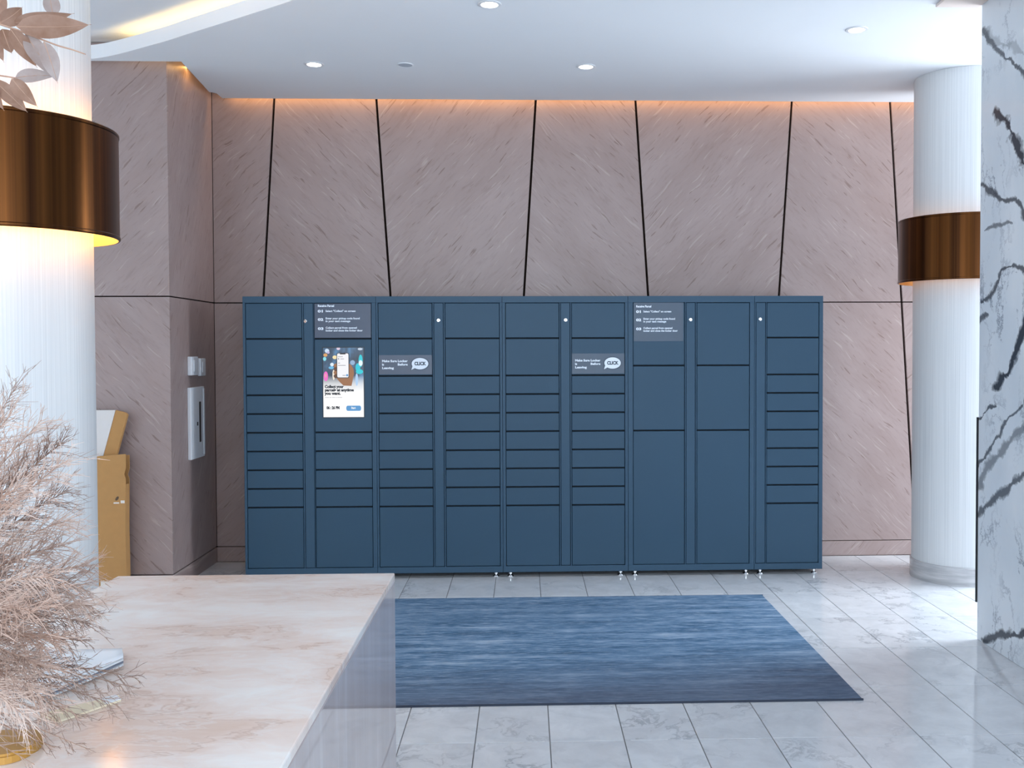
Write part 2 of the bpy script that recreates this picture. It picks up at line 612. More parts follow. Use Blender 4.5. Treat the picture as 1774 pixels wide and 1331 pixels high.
wall_left = tag(box('wall_left', (-4.6, XP - 0.022, YP + 0.022, YW + 0.02, 0, 3.614), M['groove']), kind='structure')
for z0, z1, mat in ((1.957 + GW / 2, 3.61, 'stone_a'), (0.118, 1.957 - GW / 2, 'stone_b')):
    zc = (z0 + z1) / 2
    m = prism_xz('stone_panel', [(-4.6, z0), (XP, z0), (XP, z1), (-4.6, z1)], YP, YP + 0.0215, M[mat], (-3.4, YP, zc))
    link('stone_panel', m, wall_left, (-3.4, YP, zc))
    box('stone_panel', (-0.0215, 0.0, -0.457, 0.4555, z0 - zc, z1 - zc), M['stone_s'], wall_left, loc=(XP, YP + 0.479, zc))
tag(box('baseboard_left', [(-4.6, XP, YP - 0.004, YP + 0.0215, 0, 0.112), (XP - 0.0215, XP + 0.004, YP + 0.0216, YW - 0.007, 0, 0.112)], M['stone_b']), kind='structure')

# ------------------------------------------------------------------ ceiling with the curved recess
curve = [(-3.15, 6.56), (-2.725, 6.515), (-2.233, 6.20), (-1.946, 5.981), (-1.5, 5.636), (-1.207, 5.40), (-0.75, 4.99), (-0.2, 4.38), (0.3, 3.6),
         (0.62, 2.6), (0.78, 1.4), (0.8, -3.5)]


def catmull(P, n=8):
    out = []
    for i in range(len(P) - 1):
        p0, p1, p2, p3 = P[max(i - 1, 0)], P[i], P[i + 1], P[min(i + 2, len(P) - 1)]
        for k in range(n):
            t = k / n
            out.append(tuple(0.5 * ((2 * b) + (-a + c) * t + (2 * a - 5 * b + 4 * c - d) * t * t + (-a + 3 * b - 3 * c + d) * t ** 3)
                             for a, b, c, d in zip(p0, p1, p2, p3)))
    out.append(P[-1])
    return out


cv = catmull(curve)
outline = cv + [(8.0, -3.5), (8.0, 7.50), (-2.235, 7.50), (-2.235, 7.36), (-2.275, 7.32), (-2.215, 6.56)]
bm = bmesh.new()
lo_ = [bm.verts.new((x, y, ZC)) for x, y in outline]
hi_ = [bm.verts.new((x, y, ZC + 0.03)) for x, y in outline]
for ta, tb_, tc_ in tessellate_polygon([[Vector((x, y, 0)) for x, y in outline]]):
    bm.faces.new((lo_[ta], lo_[tb_], lo_[tc_]))
    bm.faces.new((hi_[tc_], hi_[tb_], hi_[ta]))
for i in range(len(outline)):
    j = (i + 1) % len(outline)
    bm.faces.new((lo_[i], lo_[j], hi_[j], hi_[i]))
tag(link('ceiling', mesh_bm('ceiling', bm, M['white_paint'])), kind='structure')
tag(box('ceiling', (-5.0, 8.0, -3.5, 7.9, 3.615, 3.95), M['white_paint']), kind='structure')


def ribbon(name, line, off0, off1, z0, z1, mat):
    """strip following the curve, with thickness"""
    vs, fs = [], []
    for i, (x, y) in enumerate(line):
        a, b = line[max(i - 1, 0)], line[min(i + 1, len(line) - 1)]
        dx, dy = b[0] - a[0], b[1] - a[1]
        l = math.hypot(dx, dy)
        nx, ny = -dy / l, dx / l          # to the far/right side of the curve
        for o_, z in ((off0, z0), (off1, z0), (off1, z1), (off0, z1)):
            vs.append((x + nx * o_, y + ny * o_, z))
    for i in range(len(line) - 1):
        for k in range(4):
            fs.append((4 * i + k, 4 * i + (k + 1) % 4, 4 * i + 4 + (k + 1) % 4, 4 * i + 4 + k))
    m = mesh_py(name, vs, fs, mat)
    bm = bmesh.new()
    bm.from_mesh(m)
    bmesh.ops.recalc_face_normals(bm, faces=bm.faces)
    bm.to_mesh(m)
    bm.free()
    return m


tag(link('trim_1', ribbon('trim_1', cv, -0.014, -0.0005, ZC - 0.0, ZC + 0.088, M['white_paint2'])), kind='structure')
cov = tag(link('cove_light_strip', ribbon('cove_light_strip', cv[11:], 0.06, 0.085, ZC + 0.032, ZC + 0.045, M['cove_warm'])),
          'warm light strip hidden behind the curved white ceiling lip', 'light')

# warm strips in the slot between ceiling and stone wall
WARM = (1.0, 0.52, 0.16)
l1 = area('wall_washer_back', (0.9, 7.53, 3.545), (0.9, 7.548, 3.0), 6.2, 0.03, 7, WARM)
l2 = area('wall_washer_side', (-2.285, 7.02, 3.56), (-2.30, 7.02, 3.0), 0.03, 0.80, 1.0, WARM)

# marble wall on the right, black strip drawn for the dark line at its edge, beige ceiling strip, window round the corner
XM, YM = 2.475, 5.345


def mv(x, y):
    p = Vector((0, 0, EYE))
    d = fw + rt * ((x - CX) / FPX) - up * ((y - CY) / FPX)
    p = p + d * (XM / d.x)
    return (p.y, p.z)


veins = [
    ([mv(1693, 52), mv(1712, 62), mv(1735, 92), mv(1765, 120), mv(1790, 140)], 0.045, 0.85),
    ([mv(1712, 55), mv(1735, 75), mv(1774, 95)], 0.07, 0.35),
    ([mv(1722, 195), mv(1745, 215), mv(1762, 250), mv(1778, 290)], 0.085, 0.95),
    ([mv(1693, 310), mv(1712, 330), mv(1730, 350), mv(1760, 345), mv(1780, 370)], 0.05, 0.85),
    ([mv(1705, 400), mv(1722, 395), mv(1750, 385)], 0.03, 0.7),
    ([mv(1700, 520), mv(1722, 500), mv(1735, 470), mv(1760, 460), mv(1780, 470)], 0.055, 0.85),
    ([mv(1694, 560), mv(1708, 545)], 0.05, 0.8),
    ([mv(1725, 672), mv(1745, 640), mv(1762, 600), mv(1780, 555)], 0.085, 0.95),
    ([mv(1692, 728), mv(1708, 710), mv(1725, 700)], 0.045, 0.85),
    ([mv(1695, 810), mv(1715, 780), mv(1740, 735), mv(1780, 690)], 0.03, 0.8),
    ([mv(1694, 840), mv(1715, 805), mv(1745, 770), mv(1780, 740)], 0.085, 0.6),
    ([mv(1692, 893), mv(1715, 872), mv(1745, 850), mv(1780, 822)], 0.07, 0.8),
    ([mv(1705, 1108), mv(1730, 1101), mv(1780, 1096)], 0.06, 0.95),
]
M['marble'] = marble_mat(veins)
tag(box('wall_right', (XM, 2.95, -3.5, YM, 0.0, ZC), M['marble'], bev=0.003), kind='structure')
tag(box('trim_2', (XM - 0.006, XM + 0.03, YM + 0.0005, YM + 0.012, 0.205, 1.222), M['black']), kind='structure')
tag(box('trim_3', (2.235, XM - 0.001, 3.2, 5.38, ZC - 0.016, ZC - 0.0005), M['wood_trim'], bev=0.003), kind='structure')
tag(box('sky_block_wall', (6.0, 6.15, -3.5, 5.195, 0, ZC - 0.001), M['white_paint2']), kind='structure')  # unseen wall, added to keep side sky light off the back wall
win = tag(box('window_1', [(6.0, 6.1, 5.2, 7.57, 0, 0.12), (6.0, 6.1, 5.2, 7.57, 3.3, 3.467), (6.0, 6.1, 5.2, 5.3, 0.12, 3.3),
                           (6.0, 6.1, 7.47, 7.57, 0.12, 3.3), (6.02, 6.08, 6.36, 6.42, 0.12, 3.3)], M['white_paint2']), kind='structure')

# ------------------------------------------------------------------ columns with bronze sconces


def column(cx, cy, top, label, wall_lamp_label, lamp, R=0.32):
    r = link('round_column', None, None, (cx, cy, 0))
    tag(r, label, 'column', 'round white columns')
    link('shaft', lathe_mesh('shaft', [(R, 0.128), (R, top), (0.01, top)], M['column'], 96), r)
    b = link('base_ring', lathe_mesh('base_ring', [(R + 0.010, 0.0), (R + 0.010, 0.122), (R + 0.004, 0.128), (0.02, 0.128)], M['base'], 96), r)
    s = link('ring_sconce', None, None, (cx, cy, 2.056))
    tag(s, wall_lamp_label, 'lamp', 'bronze ring sconces')
    RB = R + 0.10
    h = 0.436
    sh = link('shade', lathe_mesh('shade', [(RB - 0.006, 0), (RB, 0), (RB + 0.003, 0.004), (RB + 0.003, 0.012), (RB, 0.016), (RB, h - 0.016),
                                          (RB + 0.003, h - 0.012), (RB + 0.003, h - 0.004), (RB, h), (RB - 0.006, h)], M['bronze'], 128), s)
    link('liner', lathe_mesh('liner', [(RB - 0.006, h), (RB - 0.006, 0)], M['bronze_in'], 128), s)
    link('light_strip', lathe_mesh('light_strip', [(R + 0.035, h / 2 - 0.10), (R + 0.045, h / 2 - 0.10), (R + 0.045, h / 2 + 0.10), (R + 0.035, h / 2 + 0.10)],
                                   M[lamp], 64, closed=True), s)
    for a in (0.6, 2.7, 4.8):
        br = bmesh.new()
        rr = bmesh.ops.create_cube(br, size=1)
        mt = Matrix.Rotation(a, 4, 'Z') @ Matrix.Translation((R + 0.05, 0, h / 2)) @ Matrix.Diagonal((0.096, 0.012, 0.012, 1))
        bmesh.ops.transform(br, matrix=mt, verts=rr['verts'])
        link('bracket', mesh_bm('bracket', br, M['bronze']), s)
    return r


tb = NT('column_base_stone')
nb = tb.noise(tb.vm('MULTIPLY', tb.pos(), (2, 2, 22)), 1.6, 5, 0.6)
M['base'] = tb.out(tb.ramp(nb, [(0.3, (0.36, 0.355, 0.37)), (0.7, (0.62, 0.61, 0.61))]), 0.25)
column(-2.08, 4.075, 3.614, 'white striated round column beside the marble counter', 'glowing bronze ring sconce on the column beside the counter', 'lamp_warm')
column(3.035, 6.83, 3.467, 'white striated round column between locker wall and veined marble wall',
       'dim bronze ring sconce on the column by the lockers', 'lamp_warm_dim')

# ------------------------------------------------------------------ ceiling fittings
LBL = ['recessed ceiling downlight above the locker with the touch screen', 'recessed ceiling downlight out over the middle of the blue rug',
       'recessed ceiling downlight above the pair of lockers beside the tall doors', 'recessed ceiling downlight near the white column and marble wall']
for (px, py), lb in zip([(544, 111), (848, 7), (1015, 115), (1484, 51)], LBL):
    p = atz(px, py, ZC)
    d = link('recessed_downlight', None, None, p)
    tag(d, lb, 'downlight', 'recessed ceiling downlights')
    link('trim_ring', lathe_mesh('trim_ring', [(0.045, -0.0005), (0.047, -0.006), (0.062, -0.004), (0.065, -0.0005)], M['ring'], 40), d)
    link('lens', lathe_mesh('lens', [(0.0455, -0.003), (0.03, -0.0045), (0.001, -0.005)], M['downlight'], 32), d)
p = atz(702, 112, ZC)
d = tag(link('ceiling_speaker', None, None, p), 'flat grey round speaker cover on the white ceiling', 'speaker')
link('rim', lathe_mesh('rim', [(0.046, -0.004), (0.048, -0.006), (0.053, -0.003), (0.054, -0.0005)], M['ring'], 40), d)
link('grille', lathe_mesh('grille', [(0.046, -0.0035), (0.02, -0.0045), (0.001, -0.0045)], M['grey_disc'], 32), d)

# ------------------------------------------------------------------ parcel lockers
YL = 6.95
ZB, ZT = 0.037, 1.972
TOP, BOT = 1.924, 0.083
small = [1.414 - 0.1303 * k for k in range(8)]           # 1.414 ... 0.502
TEN = [TOP, 1.674] + small + [BOT]
SCREEN = [TOP, 1.674] + small[3:] + [BOT]
THREE = [TOP, 1.480, small[3], BOT]


def LX(x):
    return -1.038 + (x - 650) * 0.0040335


def LZ(x, y):
    yt = 514.5 - 0.003 * (x - 420)
    yb = 997.5 - 0.0125 * (x - 425)
    return ZT - (y - yt) / (yb - yt) * (ZT - ZB)


units = [
    dict(x=(-1.950, -1.036), cols=[(-1.930, -1.546, TEN), (-1.459, -1.068, SCREEN)], strip=(-1.532, -1.468), lock=(530.5, 557),
         label='blue parcel locker with lit touch screen and instruction panel'),
    dict(x=(-1.034, -0.161), cols=[(-1.019, -0.647, TEN), (-0.556, -0.180, TEN)], strip=(-0.634, -0.570), lock=(758, 555),
         label='blue parcel locker of many small doors between screen unit and its twin, speech-bubble sticker'),
    dict(x=(-0.159, 0.719), cols=[(-0.136, 0.236, TEN), (0.325, 0.696, TEN)], strip=(0.249, 0.312), lock=(977.5, 554),
         label='blue parcel locker of small doors with speech-bubble sticker, next to tall-door unit'),
    dict(x=(0.721, 1.612), cols=[(0.757, 1.118, THREE), (1.206, 1.577, THREE)], strip=(1.131, 1.193), lock=(1195, 553),
         label='blue parcel locker with six tall doors and printed instructions'),
    dict(x=(1.614, 2.100), cols=[(1.702, 2.070, TEN)], strip=(1.625, 1.690), lock=(1317, 552),
         label='narrow single-column blue parcel locker at the column end'),
]
leg_m = lathe_mesh('leg', [(0.002, 0.0), (0.021, 0.0), (0.022, 0.004), (0.019, 0.010), (0.010, 0.014), (0.0065, 0.0145), (0.0065, 0.021), (0.013, 0.0215),
                           (0.013, 0.030), (0.0065, 0.0305), (0.0065, 0.042)], M['chrome'], 18)
lock_m = None


def lock(parent, x, z):
    m = lathe_mesh('lock', [(0.001, 0.012), (0.009, 0.012), (0.0125, 0.009), (0.0125, 0.0)], M['chrome'], 24)
    o = link('lock', m, parent, (x, 0.002, z))
    o.rotation_euler = (math.radians(90), 0, 0)
    k = box('keyhole', (-0.0014, 0.0014, -0.005, 0.005, 0.0119, 0.0125), M['black'], o)
    k.rotation_euler = (0, 0, 0.5)
    return o


doors = {}
roots = []
for ui, u in enumerate(units):
    x0, x1 = u['x']
    root = link('parcel_locker', None, None, (x0, YL, 0))
    tag(root, u['label'], 'locker', 'parcel locker units along the stone wall')
    roots.append(root)
    W = x1 - x0
    box('body', (0.001, W - 0.001, 0.030, 0.58, ZB + 0.001, ZT - 0.001), M['dark'], root)
    box('side_panel', (0.0, 0.0012, 0.0302, 0.582, ZB, ZT), M['locker'], root)
    box('side_panel', (W - 0.0012, W, 0.0302, 0.582, ZB, ZT), M['locker'], root)
    box('top_panel', (0.0013, W - 0.0013, 0.0302, 0.582, ZT - 0.0012, ZT + 0.001), M['locker'], root)
    # face frame: rails and stiles round the door columns
    ops = sorted([(c[0] - x0, c[1] - x0) for c in u['cols']] + [(u['strip'][0] - x0, u['strip'][1] - x0)])
    bars = [(0, W, 0.0, 0.030, ZB, BOT - 0.003), (0, W, 0.0, 0.030, TOP + 0.003, ZT)]
    prev = 0.0
    for a, b in ops:
        if a - 0.003 - prev > 0.001:
            bars.append((prev, a - 0.003, 0.0, 0.030, BOT - 0.003, TOP + 0.003))
        prev = b + 0.003
    bars.append((prev, W, 0.0, 0.030, BOT - 0.003, TOP + 0.003))
    box('frame', bars, M['locker_frame'], root, bev=0.0012)
    sx0, sx1 = u['strip'][0] - x0, u['strip'][1] - x0
    st = box('lock_strip', (sx0, sx1, 0.002, 0.02, BOT, TOP), M['locker_frame'], root, bev=0.0015)
    lock(st, LX(u['lock'][0]) - x0, LZ(*u['lock']))
    for ci, (a, b, zs) in enumerate(u['cols']):
        for k in range(len(zs) - 1):
            z1, z0 = zs[k] - 0.0008, zs[k + 1]
            gap = 0.0095 if k < len(zs) - 2 else 0.0
            nm = 'door'
            if ui == 0 and ci == 1 and k == 0:
                nm = 'instruction_panel'
            elif ui == 0 and ci == 1 and k == 1:
                nm = 'screen_panel'
            mt = M['plate'] if nm == 'instruction_panel' else M['locker']
            o = box(nm, (-(b - a) / 2, (b - a) / 2, 0, 0.016, -(z1 - z0 - gap) / 2, (z1 - z0 - gap) / 2), mt, root, bev=0.0022,
                    loc=((a + b) / 2 - x0, 0.0025, (z1 + z0 + gap) / 2))
            doors[(ui, ci, k)] = o
    for lx in (0.050, W - 0.050):
        for ly in (0.035, 0.52):
            link('leg', leg_m, root, (lx, ly, 0))

# writing on the instruction panels
LINES = [('Receive Parcel', 0, -0.029, 0.021, 0.0009), ('01', 0, -0.067, 0.024, 0.0012), ('02', 0, -0.125, 0.024, 0.0012), ('03', 0, -0.188, 0.024, 0.0012),
         ('Select "Collect" on screen', 0.053, -0.064, 0.0185, 0.0006), ('Enter your pickup code found', 0.053, -0.115, 0.0185, 0.0006),
         ('in your text message', 0.053, -0.134, 0.0185, 0.0006), ('Collect parcel from opened', 0.053, -0.180, 0.0185, 0.0006),
         ('locker and close the locker door', 0.053, -0.199, 0.0185, 0.0006)]
WID = [0.112, 0.035, 0.038, 0.038, 0.207, 0.235, 0.17, 0.215, 0.255]


def instructions(parent, x, z, y, k):
    for (s, dx, dz, size, bold), wd in zip(LINES, WID):
        m = text_mesh('lettering', s, size, M['ink_white'], bold=bold)
        ext = max(v.co.x for v in m.vertices)
        for v in m.vertices:
            v.co.x *= wd * k / ext
        link('lettering', m, parent, (x + dx * k, y, z + dz))


pn = doors[(0, 1, 0)]
instructions(pn, -0.171, 0.125, -0.0012, 1.0)
dr = doors[(3, 0, 0)]
pl = box('instruction_plate', (-0.176, 0.172, -0.0012, 0.0, -0.135, 0.135), M['plate2'], dr, loc=(0.0, 0, 0.084))
# (sub-parts stop at the third level: lettering hangs on the door like the plate)
instructions(dr, -0.160, 0.215, -0.0022, 0.95)

# speech-bubble stickers


def sticker(dr, mat, x0, x1, z0, z1):
    box('sticker', (x0, x1, -0.001, 0, z0, z1), mat, dr)
    w_ = x1 - x0

    def put(s, x, z, size, width):
        m = text_mesh('lettering', s, size, M['ink_white'], bold=0.0009)
        ext = max(v.co.x for v in m.vertices)
        for v in m.vertices:
            v.co.x *= width / ext
        link('lettering', m, dr, (x, -0.0019, z))
    put('Make Sure Locker', x0 + 0.022, z0 + 0.086, 0.021, 0.178)
    put('is', x0 + 0.022, z0 + 0.062, 0.021, 0.014)
    put('Before', x0 + 0.130, z0 + 0.062, 0.021, 0.070)
    put('Leaving', x0 + 0.022, z0 + 0.038, 0.021, 0.082)
    cx, cz = x0 + 0.285, z0 + 0.074
    ring = ellipse(0.058, 0.040, 28)
    tail = [(-0.061, -0.044)]
    pts = [q_ for q_ in ring]
    # tail leaves the lower left of the balloon
    i0 = min(range(28), key=lambda i: (ring[i][0] + 0.050) ** 2 + (ring[i][1] + 0.016) ** 2)
    i1 = min(range(28), key=lambda i: (ring[i][0] + 0.034) ** 2 + (ring[i][1] + 0.032) ** 2)
    pts = ring[:i0 + 1] + tail + ring[i1:]
    big = [(x * 1.09, z * 1.13) for x, z in pts]
    flat_xz('speech_bubble_outline', big, M['ink_dark'], dr, (cx, -0.0016, cz))
    flat_xz('speech_bubble', pts, M['ink_white'], dr, (cx, -0.0020, cz))
    m = text_mesh('lettering', 'CLICK', 0.032, M['ink_dark'], align='CENTER', bold=0.0016)
    ext = max(v.co.x for v in m.vertices)
    for v in m.vertices:
        v.co.x *= 0.042 / ext
    link('lettering', m, dr, (cx, -0.0024, cz - 0.010))


sticker(doors[(1, 0, 1)], M['plate'], -0.184, 0.184, -0.119, 0.015)
sticker(doors[(2, 1, 1)], M['plate2'], -0.184, 0.184, -0.119, 0.022)

# touch screen
sp = doors[(0, 1, 1)]
scx, scz = (-1.459 - 1.068) / 2, sp.location.z
X0, X1 = LX(560) - scx, LX(629) - scx
Z1, Z0 = LZ(595, 602.5) - scz, LZ(595, 722.5) - scz
SW, SH = X1 - X0, Z1 - Z0
# the lit picture: dark blurred city at the top fading to white
t = NT('screen_picture')
tc = t.n('TexCoord').outputs['Object']
sep = t.n('SeparateXYZ')
t.set(sep.inputs[0], tc)
v = t.math('DIVIDE', t.math('SUBTRACT', sep.outputs[2], Z0), SH)
blur = t.noise(t.vm('MULTIPLY', tc, (14, 1, 9)), 1.0, 2)
city = t.ramp(blur, [(0.3, (0.03, 0.045, 0.07)), (0.5, (0.055, 0.095, 0.16)), (0.65, (0.09, 0.22, 0.40))])
fade = t.ramp(v, [(0.36, 0.0), (0.48, 0.35), (0.60, 1.0)])
col = t.mix(fade, (1.0, 1.0, 1.0), city)
M['screen'] = t.out((0, 0, 0), 0.25, 0, Emission_Color=col, Emission_Strength=0.64)
box('bezel', (X0 - 0.006, X1 + 0.006, -0.0015, 0.0, Z0 - 0.006, Z1 + 0.006), M['bezel'], sp)
scr = tag(box('screen', (X0, X1, -0.003, -0.0016, Z0, Z1), M['screen'], sp), 'lit touch screen with phone advert')


def pic(name, pts, mat, layer):
    q_ = [(X0 + a * SW, Z1 - b * SH) for a, b in pts]
    return flat_xz(name, q_, mat, sp, (0, -0.0031 - 0.0002 * layer, 0))


def e_col(name, col, s=0.62):
    return emit(name, col, s)


BL = [(0.10, 0.045, 0.055, 0.030, (0.62, 0.78, 0.98)), (0.13, 0.068, 0.035, 0.018, (0.55, 0.48, 0.75)), (0.06, 0.105, 0.050, 0.024, (0.72, 0.36, 0.12)),
      (0.04, 0.160, 0.042, 0.028, (0.25, 0.75, 0.85)), (0.38, 0.012, 0.045, 0.022, (0.75, 0.60, 0.75)), (0.29, 0.138, 0.055, 0.027, (0.95, 0.78, 0.42)),
      (0.22, 0.242, 0.045, 0.026, (0.75, 0.88, 1.0)), (0.20, 0.288, 0.065, 0.020, (0.15, 0.50, 0.80)), (0.065, 0.41, 0.055, 0.070, (0.90, 0.15, 0.60)),
      (0.06, 0.40, 0.026, 0.030, (0.85, 0.35, 0.42)), (0.26, 0.39, 0.030, 0.075, (0.95, 0.85, 0.72)), (0.92, 0.020, 0.060, 0.018, (0.55, 0.65, 0.78)),
      (0.93, 0.19, 0.050, 0.090, (0.02, 0.62, 0.72)), (0.86, 0.285, 0.060, 0.060, (0.02, 0.58, 0.72)), (0.90, 0.345, 0.090, 0.035, (0.02, 0.62, 0.72)),
      (0.93, 0.222, 0.050, 0.042, (0.80, 0.95, 1.0)), (0.83, 0.46, 0.035, 0.090, (0.45, 0.65, 0.92)), (0.73, 0.215, 0.060, 0.035, (0.30, 0.45, 0.66))]
for i, (a, b, ra, rb, cl) in enumerate(BL):
    # keep the blurred lights inside the glass
    pts = [(min(max(x, 0.0), 1.0), min(max(z, 0.0), 1.0)) for x, z in ellipse(ra, rb, 20, a, b)]
    pic('blurred_light', pts, e_col('blurred_light_%d' % i, cl), 1 + 0.05 * i)
skin = e_col('picture_skin', (0.34, 0.15, 0.060))
skin_d = e_col('picture_skin_dark', (0.12, 0.05, 0.022))
pic('hand_picture', [(0.62, 0.22), (0.70, 0.25), (0.755, 0.31), (0.765, 0.38), (0.735, 0.45), (0.72, 0.50), (0.70, 0.55), (0.50, 0.545), (0.42, 0.50),
                     (0.36, 0.46), (0.30, 0.41), (0.40, 0.38), (0.60, 0.38)], skin, 8)
for k in range(4):
    pic('finger_picture', ellipse(0.055, 0.030, 16, 0.315, 0.258 + 0.050 * k), skin_d if k % 2 else skin, 9)
pic('phone_picture', rrect(0.335, 0.645, 0.075, 0.437, 0.03), e_col('picture_phone_black', (0.012, 0.012, 0.016)), 10)
pic('phone_glass_picture', rrect(0.350, 0.630, 0.083, 0.428, 0.025), e_col('picture_phone_white', (0.93, 0.93, 0.96)), 11)
pic('phone_notch_picture', rrect(0.42, 0.56, 0.080, 0.096, 0.006), e_col('picture_phone_notch', (0.012, 0.012, 0.016)), 12)
gr = e_col('picture_grey', (0.25, 0.26, 0.30))
for a, b, l in ((0.37, 0.125, 0.12), (0.43, 0.158, 0.09), (0.37, 0.217, 0.05), (0.37, 0.250, 0.19), (0.48, 0.394, 0.08)):
    pic('phone_line_picture', [(a, b), (a + l, b), (a + l, b + 0.008), (a, b + 0.008)], gr, 12)
pic('phone_dot_picture', ellipse(0.018, 0.010, 14, 0.385, 0.160), gr, 12)
blue = e_col('picture_button_blue', (0.10, 0.32, 0.64))
pic('phone_button_picture', ellipse(0.028, 0.016, 16, 0.595, 0.396), blue, 12)
inkm = e_col('screen_ink', (0.012, 0.014, 0.022))
wht = e_col('screen_white', (1, 1, 1))


def stxt(s, a, b, size, width, mat, bold=0.0005):
    m = text_mesh('lettering', s, size, mat, bold=bold)
    ext = max(v.co.x for v in m.vertices)
    for v in m.vertices:
        v.co.x *= width * SW / ext
    link('lettering', m, sp, (X0 + a * SW, -0.0058, Z1 - b * SH))


stxt('Collect your', 0.04, 0.578, 0.027, 0.47, inkm, 0.0017)
stxt('parcels at anytime', 0.04, 0.627, 0.027, 0.72, inkm, 0.0017)
stxt('you want.', 0.04, 0.675, 0.027, 0.39, inkm, 0.0017)
stxt('06 : 26 PM', 0.08, 0.882, 0.026, 0.32, inkm, 0.0018)
pic('start_button_picture', rrect(0.565, 0.935, 0.835, 0.910, 0.036), blue, 11)
stxt('Start', 0.69, 0.881, 0.020, 0.11, wht, 0.0007)
xx = 0.04
for l in (0.10, 0.05, 0.08, 0.03, 0.12):
    pic('small_print', [(xx, 0.712), (xx + l, 0.712), (xx + l, 0.719), (xx, 0.719)], e_col('small_print_grey', (0.45, 0.45, 0.48)), 11)
    xx += l + 0.012

# ------------------------------------------------------------------ rug
rug = tag(link('area_rug', None, None, (0.1, 5.39, 0)), 'large blue streaked abrash rug on the marble floor before the lockers', 'rug')
box('pile', (-1.40, 1.425, -0.955, 0.955, 0.0005, 0.011), M['rug'], rug, bev=0.003)
box('binding', [(-1.405, 1.43, -0.962, -0.9552, 0.0005, 0.009), (-1.405, 1.43, 0.9552, 0.962, 0.0005, 0.009)], M['rug_edge'], rug)

# ------------------------------------------------------------------ marble counter
XC0, XC1, YC1, ZK = -1.178, -0.382, 2.897, 0.95
ctr = tag(link('reception_counter', None, None, ((XC0 + XC1) / 2, 1.0, 0)), 'pale pink onyx counter with polished top and mirror-like side', 'counter')
hx = (XC1 - XC0) / 2
box('top_slab', (-hx, hx - 0.0002, -2.2, YC1 - 1.0, ZK - 0.02, ZK), M['onyx'], ctr, bev=0.003, seg=2)
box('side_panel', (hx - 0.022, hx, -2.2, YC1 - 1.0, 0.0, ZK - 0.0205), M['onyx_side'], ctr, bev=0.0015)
box('side_panel', (-hx, -hx + 0.022, -2.2, YC1 - 1.0, 0.0, ZK - 0.0205), M['onyx'], ctr, bev=0.0015)
box('end_panel', (-hx + 0.0225, hx - 0.0225, YC1 - 1.022, YC1 - 1.0, 0.0, ZK - 0.0205), M['onyx'], ctr, bev=0.0015)

# ------------------------------------------------------------------ cardboard against the pier
bx = at(219, 890, 6.50)
cb = tag(link('cardboard_box', None, None, (bx.x - 0.20, 6.50, 0)), 'tall flattened brown cardboard box standing by the stone pier', 'box')
zt = at(200, 787, 6.5).z
prof = [(-0.20, 0.0), (0.185, 0.0), (0.196, 0.05), (0.192, 0.45), (0.198, zt - 0.16), (0.188, zt - 0.13), (0.200, zt - 0.09), (0.200, zt), (-0.20, zt - 0.03)]
link('carton_wall', prism_xz('carton_wall', prof, 0.0, 0.006, M['card']), cb)
link('carton_wall', prism_xz('carton_wall', [(x * 0.97, z * 0.985) for x, z in prof], 0.075, 0.081, M['card']), cb)
box('carton_side', (0.183, 0.189, 0.0065, 0.0745, 0.002, zt - 0.2), M['card'], cb)
bm = bmesh.new()
for i in range(7):
    add_box(bm, 0.03 + 0.024 * i, 0.055 + 0.024 * i, -0.0035 - random.random() * 0.004, -0.0005, 0.065 + random.random() * 0.015, 0.10 + random.random() * 0.02, bev=0.002)
link('torn_tape', mesh_bm('torn_tape', bm, M['tape']), cb)
box('torn_tape', [(0.12, 0.155, -0.002, -0.0003, 0.612, 0.620), (0.165, 0.19, -0.002, -0.0003, 0.614, 0.632)], M['tape'], cb)
link('hole', mesh_py('hole', [(0.142 + 0.010 * math.cos(a) + 0.006 * math.sin(a), -0.0006, 0.645 + 0.014 * math.sin(a)) for a in [2 * math.pi * i / 12 for i in range(12)]],
                     [tuple(range(12))], M['brown']), cb)
# second, leaning carton with a white face
p0, p1, p2, p3 = at(179, 786, 6.53), at(203, 786, 6.53), at(216, 716, 6.53), at(199, 711, 6.53)
lc = tag(link('leaning_carton', None, None, (p0.x - 0.15, 6.53, 0)), 'slim white-faced carton leaning out behind the brown cardboard box', 'box')
o = Vector((p0.x - 0.15, 6.53, 0))
sl = (p3.x - p0.x) / (p3.z - p0.z)


def lean(x, z):
    return (x + sl * (z - p0.z) - o.x, z)


zb, zt2 = 0.0, p3.z
link('carton_side', prism_xz('carton_side', [lean(p0.x, zb), lean(p0.x + 0.07, zb), lean(p0.x + 0.07, p2.z), lean(p0.x, zt2)], 0.012, 0.034, M['card']), lc)
link('carton_face', prism_xz('carton_face', [lean(p0.x - 0.25, zb), lean(p0.x - 0.0005, zb), lean(p0.x - 0.0005, zt2), lean(p0.x - 0.25, zt2)], 0.008, 0.034, M['card_edge']), lc)
link('carton_flap', prism_xz('carton_flap', [lean(p0.x + 0.0705, zb), lean(p0.x + 0.083, zb), lean(p0.x + 0.083, p2.z - 0.012), lean(p0.x + 0.0705, p2.z - 0.002)], 0.008, 0.036, M['card']), lc)

# ------------------------------------------------------------------ devices on the pier side


def onx(x, y, X):
    d = fw + rt * ((x - CX) / FPX) - up * ((y - CY) / FPX)
    return Vector((0, 0, EYE)) + d * (X / d.x)


